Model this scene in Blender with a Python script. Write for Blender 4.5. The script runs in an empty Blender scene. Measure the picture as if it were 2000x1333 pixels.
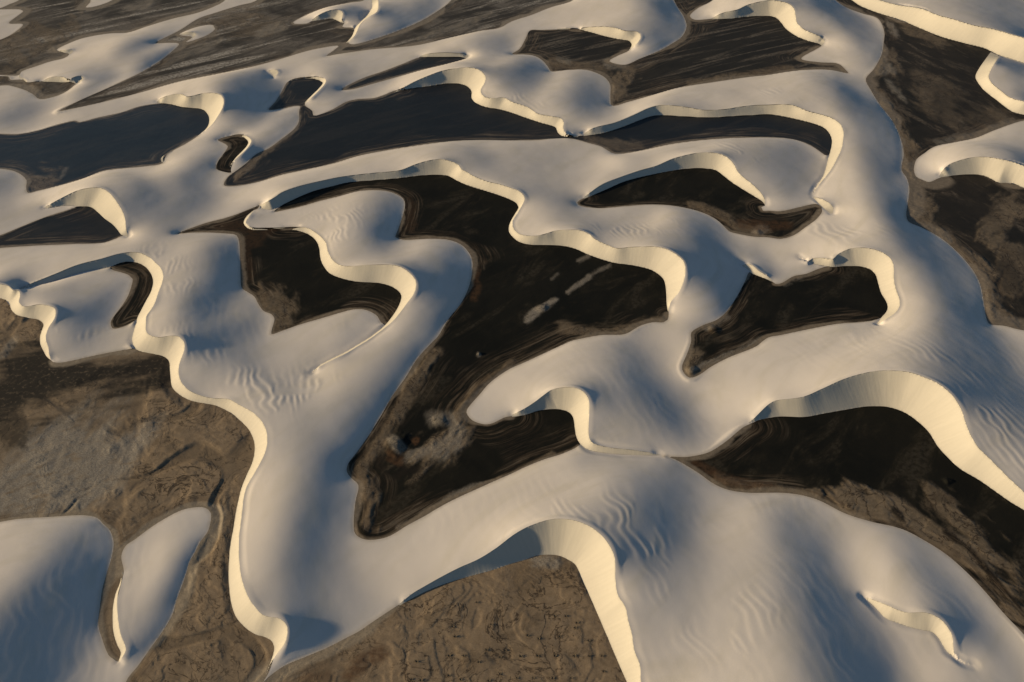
import bpy, math, random
import numpy as np
from mathutils import Vector

# ------------------------------------------------------------------ camera
scene = bpy.context.scene
CAM_H = 300.0
PITCH = math.radians(38.0)          # camera looks this far below the horizon
VFOV = math.radians(40.0)
PW, PH = 2000.0, 1333.0
FPX = (PH / 2) / math.tan(VFOV / 2)
cam_data = bpy.data.cameras.new('camera')
cam = bpy.data.objects.new('camera', cam_data)
scene.collection.objects.link(cam)
cam.location = (0, 0, CAM_H)
cam.rotation_euler = (math.pi / 2 - PITCH, 0, 0)
cam_data.sensor_fit = 'HORIZONTAL'
cam_data.angle = 2 * math.atan((PW / 2) / FPX)
cam_data.clip_start = 1.0
cam_data.clip_end = 30000.0
scene.camera = cam

# ------------------------------------------------------------------ light
SUN_EL = math.radians(10.3)
SUN_AZ = math.radians(4.0)         # sun stands to the left, a little towards the viewer
sun_vec = Vector((-math.cos(SUN_EL) * math.cos(SUN_AZ),
                  -math.cos(SUN_EL) * math.sin(SUN_AZ), math.sin(SUN_EL)))
world = bpy.data.worlds.new('World')
scene.world = world
world.use_nodes = True
wn = world.node_tree.nodes; wl = world.node_tree.links
bg = wn['Background']
sky = wn.new('ShaderNodeTexSky')
sky.sky_type = 'NISHITA'
sky.sun_disc = False
sky.ozone_density = 2.1
sky.dust_density = 0.4
sky.sun_elevation = SUN_EL
sky.sun_rotation = math.atan2(sun_vec.x, sun_vec.y)
wl.new(sky.outputs['Color'], bg.inputs['Color'])
bg.inputs['Strength'].default_value = 0.05
sd = bpy.data.lights.new('sun', 'SUN')
sd.energy = 5.0
sd.angle = math.radians(1.2)
sd.color = (1.0, 0.78, 0.48)
sun = bpy.data.objects.new('sun', sd)
scene.collection.objects.link(sun)
sun.rotation_euler = (-sun_vec).to_track_quat('-Z', 'Y').to_euler()
sun.location = (-200, 0, 400)
scene.view_settings.view_transform = 'Standard'
scene.view_settings.look = 'None'
scene.view_settings.gamma = 1.0
scene.view_settings.exposure = 0.84
scene.render.engine = 'CYCLES'

# ------------------------------------------------------------------ helpers
SP, CP = math.sin(PITCH), math.cos(PITCH)

def ray(uv):
    uv = np.asarray(uv, float)
    a = (uv[:, 0] - PW / 2) / FPX
    b = -(uv[:, 1] - PH / 2) / FPX
    return np.stack([a, CP + b * SP, -SP + b * CP], 1)

def ground(uv, z=0.0):
    """where the sight line through a photo pixel meets the height z"""
    d = ray(uv)
    t = (np.asarray(z) - CAM_H) / d[:, 2]
    return d[:, :2] * t[:, None]

def dense(P, step=5.0, closed=False):
    """Catmull-Rom through the points, resampled about every step pixels"""
    P = np.asarray(P, float)
    n = len(P)
    if closed:
        Q = np.vstack([P[-1:], P, P[:2]]); m = n
    else:
        Q = np.vstack([2 * P[:1] - P[1:2], P, 2 * P[-1:] - P[-2:-1]]); m = n - 1
    out = []
    for i in range(m):
        p0, p1, p2, p3 = Q[i:i + 4]
        k = max(1, int(np.hypot(*(p2 - p1)) / step))
        t = (np.arange(k) / k)[:, None]
        # centripetal-like: limit tangents by local segment length
        L = np.hypot(*(p2 - p1)) + 1e-9
        m1 = (p2 - p0) / (np.hypot(*(p2 - p1)) + np.hypot(*(p1 - p0)) + 1e-9) * L
        m2 = (p3 - p1) / (np.hypot(*(p3 - p2)) + np.hypot(*(p2 - p1)) + 1e-9) * L
        t2, t3 = t * t, t * t * t
        out.append((2*t3 - 3*t2 + 1) * p1 + (t3 - 2*t2 + t) * m1 + (-2*t3 + 3*t2) * p2 + (t3 - t2) * m2)
    if not closed:
        out.append(P[-1:])
    return np.vstack(out)

def dist_poly(X, Y, P, closed=False):
    """distance, nearest segment index and parameter to polyline P"""
    A = P if not closed else np.vstack([P, P[:1]])
    best = np.full(X.shape, 1e18); idx = np.zeros(X.shape, np.float32)
    for i in range(len(A) - 1):
        ax, ay = A[i]; bx, by = A[i + 1]
        dx, dy = bx - ax, by - ay
        L = dx * dx + dy * dy + 1e-12
        t = np.clip(((X - ax) * dx + (Y - ay) * dy) / L, 0, 1)
        d = (X - ax - t * dx) ** 2 + (Y - ay - t * dy) ** 2
        m = d < best
        best = np.where(m, d, best)
        idx = np.where(m, i + t, idx)
    return np.sqrt(best), idx

def dist_band(X, Y, P, m, win, closed=False):
    """dist_poly, but only near the line: beyond m the distance stays m"""
    A = P if not closed else np.vstack([P, P[:1]])
    D = np.full(X.shape, float(m)); I = np.zeros(X.shape)
    for k in range(0, len(A) - 1, 8):
        Q = A[k:k + 9]
        w = win(Q, m)
        if w is None: continue
        d, i = dist_poly(X[w], Y[w], Q)
        t = d < D[w]
        D[w] = np.where(t, d, D[w]); I[w] = np.where(t, i + k, I[w])
    return D, I

def inside(X, yrow, P):
    """point in polygon; the points of a row share one y"""
    c = np.zeros(X.shape, bool)
    n = len(P); j = n - 1
    for i in range(n):
        xi, yi = P[i]; xj, yj = P[j]
        if yi != yj:
            r0, r1 = np.searchsorted(yrow, [min(yi, yj), max(yi, yj)])
            if r1 > r0:
                yy = yrow[r0:r1, None]
                c[r0:r1] ^= X[r0:r1] < (xj - xi) * (yy - yi) / (yj - yi) + xi
        j = i
    return c

def sstep(a, b, x):
    t = np.clip((x - a) / (b - a), 0, 1)
    return t * t * (3 - 2 * t)

def vnoise(X, Y, seed):
    xi = np.floor(X).astype(np.int64); yi = np.floor(Y).astype(np.int64)
    fx = X - xi; fy = Y - yi
    fx = fx * fx * fx * (fx * (fx * 6 - 15) + 10); fy = fy * fy * fy * (fy * (fy * 6 - 15) + 10)
    def h(a, b):
        n = (a * 374761393 + b * 668265263 + seed * 974711) & 0xffffffff
        n = ((n ^ (n >> 13)) * 1274126177) & 0xffffffff
        n = ((n ^ (n >> 16)) * 2246822519) & 0xffffffff
        return ((n ^ (n >> 15)) & 0xffff) / 32767.5 - 1.0
    return (h(xi, yi) * (1 - fx) + h(xi + 1, yi) * fx) * (1 - fy) + (h(xi, yi + 1) * (1 - fx) + h(xi + 1, yi + 1) * fx) * fy

def fbm(X, Y, wl_, octv, seed, gain=0.5):
    r = np.zeros(X.shape); a = 1.0; f = 1.0 / wl_
    for o in range(octv):
        c, s = math.cos(o * 1.1 + 0.4), math.sin(o * 1.1 + 0.4)
        r += a * vnoise((X * c - Y * s) * f + o * 17.3, (X * s + Y * c) * f - o * 9.1, seed + o)
        a *= gain; f *= 2.03
    return r

def ridged(X, Y, wl_, octv, seed, gain=0.5):
    r = np.zeros(X.shape); a = 1.0; f = 1.0 / wl_
    for o in range(octv):
        c, s = math.cos(o * 0.9 + 0.2), math.sin(o * 0.9 + 0.2)
        r += a * (1 - np.abs(vnoise((X * c - Y * s) * f + o * 5.7, (X * s + Y * c) * f + o * 3.3, seed + o)) * 2)
        a *= gain; f *= 2.1
    return r

# ------------------------------------------------------------------ outlines read off the photograph
# each slip face: crest line, foot line (photo pixels); the foot lies on the flat ground
SLIPS = {}
SLIPS['meander'] = (
 [(38,563),(108,535),(150,518),(200,505),(237,495),(267,493),(283,498),(295,505),(303,513),(315,525),(319,540),(316,555),(310,570),(302,593),(295,605),(286,618),(285,633),(285,646),(291,654),(310,659),(335,656),(350,658),(360,670),(360,684),(355,698),(350,713),(349,731),(355,748),(370,763),(390,772),(415,778),(447,780),(467,791),(490,803),(500,811),(510,821),(519,838),(522,853),(521,873),(515,891),(502,916),(495,928),(482,951),(476,973),(473,1000),(470,1025),(467,1050),(467,1087),(471,1125),(480,1155),(490,1175),(500,1188),(510,1199),(525,1205),(542,1207),(554,1214),(561,1225),(561,1240),(557,1255),(547,1270),(532,1290),(522,1312),(516,1328)],
 [(40,566),(62,560),(100,551),(125,543),(150,535),(175,529),(215,522),(226,517),(245,512),(265,513),(280,519),(290,528),(297,540),(299,553),(295,570),(287,585),(275,608),(268,622),(266,632),(262,645),(258,664),(264,681),(275,687),(300,692),(320,697),(330,706),(332,723),(334,746),(337,758),(350,771),(370,782),(395,788),(422,793),(450,807),(470,823),(485,838),(492,851),(497,866),(497,886),(492,906),(482,928),(472,953),(465,981),(461,1000),(456,1032),(450,1065),(447,1100),(447,1140),(452,1180),(462,1207),(480,1227),(500,1240),(515,1244),(530,1252),(535,1262),(535,1272),(531,1287),(522,1310),(515,1328)])
SLIPS['left_edge'] = (
 [(-50,540),(0,555),(17,559),(25,567),(37,568),(39,580),(37,590),(47,599),(75,595),(95,597),(107,603),(109,613),(105,625),(95,640),(90,655),(90,666),(94,676),(96,691),(100,703),(105,707)],
 [(-50,568),(0,583),(17,590),(22,605),(35,617),(57,622),(75,625),(85,634),(81,648),(78,660),(79,673),(85,686),(92,698),(104,707)])
SLIPS['centre'] = (
 [(497,411),(485,425),(480,435),(490,444),(505,446),(540,445),(575,445),(595,444),(610,450),(627,463),(637,475),(640,490),(650,508),(665,518),(687,520),(712,518),(750,517),(775,519),(795,529),(809,543),(813,555),(809,573),(797,590),(782,610),(770,625),(750,642),(720,664),(700,676),(675,691),(650,703),(625,716),(612,728)],
 [(494,412),(481,424),(476,437),(487,448),(503,450),(540,449),(575,450),(600,457),(612,465),(620,475),(624,488),(626,505),(632,520),(645,535),(670,545),(700,551),(737,553),(762,559),(777,568),(784,578),(781,593),(772,610),(762,624),(750,638),(723,659),(700,673),(675,688),(650,700),(625,714),(611,727)])
SLIPS['long_s'] = (
 [(507,402),(520,395),(537,385),(550,376),(580,365),(620,355),(670,345),(730,338),(780,333),(812,321),(837,314),(860,311),(880,315),(895,322),(902,331),(910,335),(925,344),(950,354),(975,360),(1000,368),(1015,374),(1025,387),(1021,399),(1010,418),(1001,433),(1004,448),(1017,458),(1045,461),(1065,457),(1085,451),(1112,449),(1132,450),(1150,457),(1162,467),(1185,478),(1205,485),(1230,483),(1255,482),(1282,482),(1305,488),(1322,498),(1335,510),(1339,528),(1336,548),(1327,570),(1315,584),(1309,593),(1306,610)],
 [(510,408),(532,410),(555,399),(580,387),(612,374),(650,364),(680,357),(725,353),(775,349),(825,343),(855,342),(875,344),(890,352),(912,362),(950,374),(975,382),(1000,392),(1010,399),(1013,406),(1006,418),(998,432),(994,443),(994,453),(1000,462),(1012,472),(1032,478),(1062,479),(1100,481),(1125,487),(1147,497),(1175,507),(1200,514),(1237,519),(1270,527),(1287,537),(1297,548),(1301,570),(1302,593),(1304,610)])
SLIPS['upper_right_hook'] = (
 [(1140,262),(1160,250),(1200,240),(1237,225),(1265,212),(1287,206),(1312,206),(1345,210),(1375,215),(1412,214),(1445,209),(1470,206),(1500,205),(1525,204),(1550,206),(1575,216),(1605,224),(1625,231),(1640,241),(1647,255),(1647,272),(1644,290),(1635,310),(1625,329),(1617,340),(1605,355),(1595,368),(1588,381)],
 [(1140,266),(1175,261),(1200,254),(1225,245),(1250,235),(1275,227),(1300,226),(1337,228),(1387,230),(1437,227),(1475,225),(1500,224),(1525,227),(1562,235),(1595,244),(1612,252),(1622,265),(1625,277),(1622,295),(1617,312),(1612,332),(1607,346),(1598,359),(1590,372),(1587,381)])
SLIPS['mid_right'] = (
 [(1140,386),(1175,361),(1212,346),(1250,333),(1282,324),(1312,311),(1337,304),(1362,299),(1387,298),(1410,302),(1425,311),(1434,322),(1442,337),(1457,350),(1475,365),(1487,378),(1494,390),(1495,401)],
 [(1140,389),(1155,383),(1185,370),(1220,355),(1262,344),(1325,332),(1362,329),(1390,331),(1402,335),(1412,343),(1430,357),(1455,373),(1475,385),(1490,395),(1494,402)])
SLIPS['right_loop'] = (
 [(1560,500),(1577,511),(1587,505),(1605,504),(1627,506),(1635,498),(1650,490),(1665,485),(1687,484),(1710,488),(1730,497),(1742,509),(1746,523),(1746,545),(1750,565),(1757,585),(1757,598),(1750,610),(1732,623),(1715,634)],
 [(1560,502),(1577,513),(1600,518),(1625,522),(1655,520),(1680,521),(1700,527),(1710,537),(1715,553),(1721,573),(1730,588),(1734,600),(1731,610),(1722,620),(1713,633)])
SLIPS['big_right'] = (
 [(1462,826),(1470,820),(1487,803),(1500,791),(1515,783),(1537,780),(1570,775),(1605,760),(1645,742),(1680,731),(1712,725),(1740,724),(1775,727),(1800,735),(1830,748),(1855,767),(1870,786),(1880,806),(1886,826),(1895,848),(1910,873),(1930,893),(1955,918),(1975,938),(2000,961),(2040,1000),(2090,1050)],
 [(1462,829),(1467,826),(1482,821),(1500,817),(1525,814),(1570,815),(1610,808),(1650,801),(1687,795),(1720,794),(1745,798),(1770,808),(1795,826),(1815,846),(1832,873),(1850,893),(1875,916),(1912,938),(1945,961),(1975,982),(2000,997),(2050,1035),(2095,1078)])
SLIPS['low_hook'] = (
 [(1000,811),(1025,798),(1045,785),(1062,772),(1077,762),(1100,757),(1120,757),(1135,762),(1146,772),(1151,786),(1151,806),(1150,826),(1150,851),(1155,863),(1170,870),(1195,875),(1225,878),(1262,883),(1287,888)],
 [(1000,815),(1025,811),(1050,803),(1072,800),(1092,800),(1110,805),(1119,815),(1122,831),(1125,851),(1132,866),(1145,877),(1165,883),(1200,887),(1237,889),(1275,890),(1290,890)])
SLIPS['bottom_hook'] = (
 [(780,1180),(805,1160),(830,1145),(862,1127),(895,1110),(935,1092),(970,1070),(1000,1047),(1025,1032),(1050,1022),(1075,1015),(1105,1014),(1130,1019),(1155,1030),(1175,1046),(1190,1065),(1200,1087),(1202,1107),(1202,1130),(1207,1162),(1222,1187),(1227,1212),(1234,1237),(1239,1270),(1250,1300),(1252,1330),(1262,1370),(1275,1430)],
 [(780,1184),(800,1172),(825,1159),(855,1146),(890,1134),(925,1124),(962,1114),(1000,1101),(1025,1094),(1047,1086),(1070,1084),(1092,1086),(1112,1095),(1125,1105),(1135,1130),(1150,1162),(1165,1195),(1180,1230),(1197,1270),(1212,1305),(1224,1332),(1240,1370),(1260,1430)])
SLIPS['corner_bowl'] = (
 [(1687,1166),(1707,1172),(1730,1181),(1755,1192),(1775,1197),(1800,1196),(1820,1200),(1840,1212),(1852,1227),(1860,1242),(1862,1260),(1864,1277),(1875,1289),(1890,1296),(1902,1299)],
 [(1689,1168),(1707,1185),(1731,1209),(1750,1216),(1775,1225),(1800,1231),(1820,1235),(1832,1246),(1842,1262),(1850,1274),(1862,1282),(1882,1295),(1900,1300)])
SLIPS['left_mid'] = (
 [(86,406),(107,394),(130,382),(150,373),(170,368),(195,367),(207,372),(217,380),(227,393),(236,407),(242,419),(245,433),(247,450),(251,462)],
 [(88,408),(107,405),(130,402),(160,404),(177,405),(190,414),(205,428),(220,439),(230,450),(237,459),(250,463)])
SLIPS['upper_left'] = (
 [(306,199),(317,191),(337,185),(355,184),(365,189),(382,186),(400,182),(420,182),(432,186),(437,196),(435,210),(427,225),(417,240),(405,252),(390,262),(370,274),(345,287),(325,300),(318,309),(320,317)],
 [(307,202),(332,204),(357,210),(382,212),(397,215),(406,224),(409,234),(407,245),(401,254),(388,264),(368,276),(343,289),(323,302),(314,310),(316,318)])
SLIPS['upper_centre'] = (
 [(770,179),(787,172),(805,162),(832,150),(862,139),(890,134),(912,132),(932,135),(945,144),(949,154),(945,165),(939,176),(942,186),(957,192),(985,191),(1000,199),(1032,210),(1050,222),(1075,227),(1095,231),(1101,239),(1100,247),(1102,257),(1110,264),(1130,266)],
 [(770,181),(800,174),(837,169),(870,164),(895,164),(912,169),(921,179),(921,192),(930,202),(950,210),(975,214),(1000,221),(1025,230),(1055,240),(1077,246),(1086,250),(1089,259),(1097,266),(1110,268),(1130,268)])
SLIPS['small_arch'] = (
 [(567,157),(585,153),(612,150),(630,152),(637,157),(634,165),(620,180),(600,199),(595,204)],
 [(569,158),(585,155),(607,154),(625,158),(631,162),(624,172),(609,187),(596,200),(594,204)])
SLIPS['thin_top'] = (
 [(819,111),(832,106),(862,103),(895,104),(910,106),(915,110),(912,114)],
 [(819,112),(837,112),(870,112),(900,112),(911,114)])
SLIPS['top_chevron'] = (
 [(1087,57),(1105,55),(1130,56),(1140,54),(1175,52),(1200,54),(1220,60),(1240,61),(1250,65),(1252,72),(1247,82),(1237,92),(1229,99)],
 [(1087,58),(1130,59),(1155,64),(1180,71),(1207,77),(1230,81),(1234,87),(1231,95),(1228,99)])
SLIPS['top_right_hook'] = (
 [(1390,36),(1410,26),(1440,19),(1462,9),(1500,1),(1520,2),(1540,7),(1551,17),(1554,30),(1557,45),(1570,57),(1592,67),(1607,74),(1611,80),(1607,89)],
 [(1390,38),(1425,37),(1462,33),(1500,32),(1515,35),(1525,44),(1535,57),(1555,71),(1580,81),(1600,86),(1604,89)])
SLIPS['far_right'] = (
 [(1660,-14),(1710,-2),(1750,9),(1800,17),(1830,29),(1860,37),(1900,49),(1940,57),(1975,67),(2000,74),(2050,88)],
 [(1640,-14),(1662,0),(1680,12),(1715,26),(1757,39),(1795,55),(1837,72),(1887,86),(1920,94),(1934,100),(1950,108),(1975,116),(2000,124),(2050,138)])
SLIPS['far_right_lower'] = (
 [(1952,110),(1938,132),(1931,150),(1938,163),(1955,177),(1972,190),(1990,196),(2040,204)],
 [(1935,102),(1913,133),(1905,150),(1910,162),(1922,177),(1945,195),(1965,211),(1980,220),(2000,225),(2040,235)])
SLIPS['right_fan'] = (
 [(1835,343),(1842,332),(1855,321),(1880,312),(1905,307),(1930,307),(1955,311),(1980,317),(2000,324),(2050,338)],
 [(1835,347),(1850,345),(1875,342),(1912,342),(1930,347),(1950,357),(1975,358),(2000,368),(2050,390)])
SLIPS['far_left_low'] = (
 [(82,159),(100,151),(120,150),(135,154),(150,149),(160,149),(164,152),(160,159),(149,165)],
 [(82,160),(112,161),(140,162),(146,163),(148,165)])
SLIPS['far_left_small'] = (
 [(112,99),(125,98),(140,97),(144,100),(137,107)],
 [(114,100),(120,102),(127,104),(134,105),(136,107)])
SLIPS['top_dome'] = (
 [(607,41),(622,30),(642,21),(660,19),(669,24),(669,32),(667,39),(674,45)],
 [(609,42),(630,39),(650,37),(657,40),(667,45),(673,46)])
SLIPS['top_ridge'] = (
 [(738,-8),(739,5),(737,22),(722,32),(711,40),(702,50),(698,60),(692,71),(678,85)],
 [(724,-8),(726,3),(727,15),(716,31),(704,44),(694,54),(691,63),(687,72),(676,84)])
SLIPS['tiny_arch'] = (
 [(522,139),(532,136),(541,137),(544,141),(541,147),(534,153)],
 [(524,140),(530,144),(534,148),(533,152)])
SLIPS['pool_rim'] = (
 [(450,266),(475,264),(487,269),(491,276),(482,291),(467,305),(455,317),(450,327),(450,333)],
 [(450,267),(470,267),(481,272),(485,280),(477,292),(462,307),(452,320),(449,327),(449,333)])
SLIPS['low_left_sliver'] = (
 [(240,1116),(236,1140),(230,1162),(229,1187),(231,1212),(236,1240),(244,1260),(246,1270),(240,1282),(231,1296)],
 [(239,1116),(234,1140),(226,1160),(221,1185),(220,1212),(222,1237),(229,1260),(236,1275),(234,1285),(230,1295)])
SLIPS['small_wedge'] = (
 [(1447,518),(1462,516),(1472,520),(1482,529),(1500,540),(1510,549)],
 [(1450,520),(1462,528),(1467,534),(1482,540),(1500,547),(1508,551)])
SLIPS['far_tip'] = ([(39,145),(40,151),(47,153),(53,158),(66,158),(82,159)], [(37,147),(37,153),(46,156),(51,161),(66,161),(80,161)])
SLIPS['islet'] = ([(352,67),(365,63),(379,63),(384,67),(377,75)], [(352,69),(366,69),(375,70),(375,75)])
SLIPS['saddle_upper'] = ([(1589,384),(1605,389),(1620,397),(1628,407),(1626,418)], [(1589,387),(1600,399),(1613,411),(1622,418)])

# flats between the dunes (photo pixels on the ground); edges under slip faces are cut by the slip face
FLATS = {}
FLATS['brown_left'] = [(-80,585),(0,578),(20,598),(35,613),(80,620),(92,638),(84,665),(98,703),(110,709),(140,705),(175,697),(225,687),(262,682),(300,685),(338,700),(342,750),(400,782),(460,803),(502,850),(502,890),(472,960),(457,1060),(452,1150),(470,1213),(530,1246),(540,1263),(527,1310),(512,1340),(500,1440),(205,1440),(247,1330),(270,1300),(295,1265),(320,1230),(337,1200),(345,1172),(357,1140),(366,1112),(369,1100),(382,1077),(390,1060),(405,1040),(411,1020),(412,1003),(407,996),(395,991),(370,993),(355,997),(337,1005),(300,1027),(262,1055),(245,1067),(237,1087),(240,1105),(242,1117),(233,1160),(226,1190),(226,1235),(233,1262),(239,1277),(231,1293),(222,1288),(212,1280),(200,1250),(192,1220),(195,1185),(200,1150),(210,1115),(219,1085),(222,1060),(215,1037),(200,1022),(190,1012),(162,1007),(100,1010),(37,1014),(0,1020),(-80,1034)]
FLATS['brown_bottom'] = [(518,1330),(532,1317),(557,1300),(600,1282),(640,1265),(675,1247),(700,1234),(725,1217),(755,1197),(780,1181),(830,1155),(900,1128),(1000,1098),(1050,1083),(1095,1083),(1130,1103),(1160,1165),(1215,1300),(1270,1440),(490,1440),(505,1360)]
FLATS['lagoon_left_centre'] = [(345,457),(355,453),(370,447),(405,435),(437,427),(462,419),(487,409),(500,404),(509,400),(504,408),(494,412),(484,423),(478,437),(490,446),(520,447),(585,447),(615,460),(628,480),(630,503),(640,528),(680,543),(740,550),(775,560),(788,580),(772,614),(755,636),(744,630),(737,618),(725,610),(710,605),(690,605),(662,612),(625,623),(587,634),(550,647),(530,653),(532,640),(536,623),(530,614),(515,608),(505,595),(497,580),(482,570),(472,563),(470,548),(469,508),(467,473),(462,460),(445,457),(412,455),(375,455)]
FLATS['lagoon_centre'] = [(535,414),(553,400),(580,385),(650,361),(725,350),(825,340),(870,341),(915,360),(975,380),(1010,397),(1018,404),(1004,430),(998,450),(1012,470),(1060,477),(1125,485),(1180,506),(1240,517),(1285,533),(1302,550),(1306,610),(1304,625),(1296,630),(1275,630),(1250,637),(1220,653),(1175,655),(1125,664),(1112,668),(1062,691),(1025,708),(992,723),(957,748),(935,773),(915,796),(911,806),(922,821),(945,829),(962,827),(985,816),(1000,813),(1050,801),(1095,798),(1115,806),(1125,825),(1130,855),(1134,868),(1100,886),(1062,898),(1025,913),(1000,925),(975,936),(937,953),(887,976),(855,993),(832,1007),(795,1027),(762,1047),(737,1054),(712,1054),(695,1045),(691,1032),(692,1000),(695,976),(700,956),(699,946),(685,933),(677,921),(680,906),(695,886),(720,851),(745,811),(765,776),(792,738),(815,701),(845,668),(855,658),(875,625),(900,593),(915,563),(922,533),(922,508),(915,493),(900,478),(875,469),(837,467),(800,469),(782,468),(772,463),(777,450),(787,420),(791,400),(787,388),(770,378),(750,373),(720,372),(695,375),(662,384),(625,393),(587,404),(555,411)]
FLATS['pool_crescent'] = [(213,524),(225,518),(245,510),(270,511),(293,527),(301,550),(298,575),(280,608),(269,623),(260,630),(237,640),(220,642),(216,630),(225,615),(240,595),(250,578),(257,558),(259,545),(252,538),(235,532),(220,528)]
FLATS['lagoon_left'] = [(-60,478),(0,460),(37,445),(87,425),(125,413),(160,403),(180,402),(197,414),(232,448),(242,460),(237,462),(220,469),(200,475),(150,477),(75,480),(0,485),(-60,492)]
FLATS['lagoon_upper_left'] = [(-60,264),(0,262),(37,262),(75,255),(112,244),(147,236),(155,239),(187,231),(237,220),(270,209),(307,203),(335,202),(385,210),(400,214),(411,225),(413,240),(404,254),(370,277),(326,303),(318,319),(287,325),(225,331),(200,335),(160,350),(112,364),(75,373),(54,377),(51,365),(52,353),(42,342),(25,334),(0,330),(-60,325)]
FLATS['lagoon_long'] = [(437,362),(457,364),(500,357),(550,342),(587,334),(650,320),(700,305),(750,295),(800,287),(875,277),(937,274),(1000,275),(1050,274),(1087,271),(1120,272),(1150,280),(1175,287),(1195,299),(1212,301),(1250,295),(1312,282),(1375,274),(1437,270),(1500,269),(1537,271),(1562,276),(1587,287),(1605,299),(1615,305),(1630,290),(1630,272),(1616,250),(1560,232),(1500,222),(1440,224),(1387,228),(1300,224),(1275,225),(1225,243),(1175,259),(1130,266),(1099,264),(1082,246),(1030,229),(975,212),(932,200),(922,180),(912,167),(890,162),(840,167),(770,178),(750,186),(730,192),(700,194),(675,200),(650,214),(625,224),(612,226),(610,217),(595,205),(602,196),(628,170),(635,160),(620,153),(585,153),(567,157),(560,162),(550,180),(537,200),(524,215),(550,213),(575,208),(587,208),(584,217),(584,237),(575,252),(550,272),(525,290),(500,302),(480,320),(460,335),(445,346)]
FLATS['pool_small'] = [(425,274),(445,267),(470,264),(485,271),(488,280),(479,293),(464,308),(454,322),(451,333),(452,338),(437,336),(422,330),(425,317),(437,300),(445,286),(435,279)]
FLATS['lagoon_sliver'] = [(666,176),(680,167),(712,152),(750,139),(787,125),(820,112),(837,110),(875,110),(912,113),(875,125),(825,137),(775,151),(725,165),(687,175)]
FLATS['ribbed_top'] = [(1000,106),(1015,96),(1027,75),(1035,60),(1057,59),(1087,58),(1130,58),(1180,69),(1230,79),(1237,87),(1229,99),(1205,110),(1190,120),(1220,127),(1250,115),(1287,100),(1312,86),(1332,72),(1341,52),(1335,32),(1325,17),(1317,2),(1310,-22),(1410,-22),(1390,2),(1362,17),(1347,32),(1357,39),(1390,37),(1425,35),(1462,31),(1500,30),(1520,36),(1532,48),(1557,69),(1602,84),(1605,90),(1597,95),(1565,115),(1600,122),(1637,125),(1655,140),(1658,144),(1620,137),(1575,137),(1537,141),(1500,147),(1462,151),(1400,160),(1325,172),(1275,186),(1225,200),(1195,207),(1192,190),(1192,167),(1185,155),(1170,145),(1145,137),(1112,137),(1075,140),(1071,132),(1060,119),(1045,110),(1025,107)]
FLATS['marsh_right'] = [(1632,0),(1622,-22),(1650,-22),(1668,-2),(1715,24),(1795,53),(1890,84),(1930,96),(1938,106),(1916,137),(1909,150),(1925,178),(1966,210),(1982,221),(2000,222),(2060,230),(2000,236),(1975,243),(1937,257),(1905,270),(1862,279),(1825,287),(1805,300),(1790,312),(1785,331),(1789,345),(1800,351),(1815,356),(1832,349),(1850,343),(1912,340),(1950,354),(2000,365),(2080,390),(2080,660),(2000,646),(1985,643),(1962,637),(1932,633),(1926,620),(1922,595),(1915,558),(1900,528),(1870,493),(1837,465),(1800,445),(1774,433),(1770,420),(1772,403),(1776,370),(1771,348),(1762,335),(1761,325),(1765,300),(1757,265),(1740,232),(1720,207),(1700,175),(1691,155),(1707,135),(1722,107),(1726,82),(1727,62),(1715,37),(1685,27),(1655,16),(1637,5)]
FLATS['lagoon_mid_right'] = [(1127,396),(1137,389),(1155,382),(1185,368),(1220,353),(1262,342),(1330,330),(1362,328),(1395,330),(1414,343),(1457,371),(1492,393),(1495,402),(1487,405),(1490,412),(1500,412),(1525,413),(1562,405),(1592,399),(1604,404),(1606,413),(1595,428),(1575,443),(1550,460),(1525,467),(1500,464),(1475,463),(1445,458),(1432,455),(1425,453),(1400,430),(1370,415),(1325,404),(1275,400),(1225,403),(1175,407),(1145,405),(1130,401)]
FLATS['lagoon_right_loop'] = [(1464,532),(1482,538),(1500,545),(1508,550),(1515,555),(1527,553),(1550,540),(1575,535),(1600,525),(1625,520),(1655,518),(1685,519),(1714,535),(1727,573),(1739,600),(1735,612),(1712,625),(1680,630),(1637,633),(1587,642),(1525,655),(1500,660),(1475,678),(1425,698),(1390,716),(1365,733),(1347,738),(1335,728),(1332,716),(1340,696),(1345,683),(1350,666),(1350,650),(1370,637),(1400,625),(1420,608),(1440,578),(1455,550)]
FLATS['lagoon_lower_right'] = [(1292,891),(1337,893),(1370,888),(1390,881),(1420,861),(1450,836),(1470,826),(1500,815),(1570,813),(1650,799),(1720,792),(1772,806),(1817,844),(1835,870),(1877,914),(1947,959),(2002,994),(2100,1075),(2130,1400),(2060,1310),(2000,1240),(1962,1200),(1925,1157),(1890,1120),(1850,1085),(1812,1060),(1762,1034),(1700,1019),(1650,1003),(1600,978),(1562,967),(1525,963),(1500,963),(1462,963),(1425,958),(1395,946),(1362,923),(1325,901),(1305,893)]
FLATS['dark_top_left'] = [(450,-22),(440,0),(425,10),(387,25),(337,37),(287,52),(250,64),(212,66),(162,75),(130,87),(110,98),(120,101),(136,106),(125,114),(100,120),(70,130),(42,140),(38,147),(20,148),(0,147),(-60,145),(-60,95),(0,78),(25,66),(45,48),(17,46),(32,33),(46,22),(40,19),(0,19),(-40,20),(-40,17),(0,16),(20,8),(38,0),(48,-22)]
FLATS['dark_far_left'] = [(17,150),(20,156),(47,156),(52,161),(85,159),(140,160),(150,164),(147,166),(130,179),(107,189),(77,194),(65,185),(50,177),(32,171),(15,167),(-20,168),(-20,152)]
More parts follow.
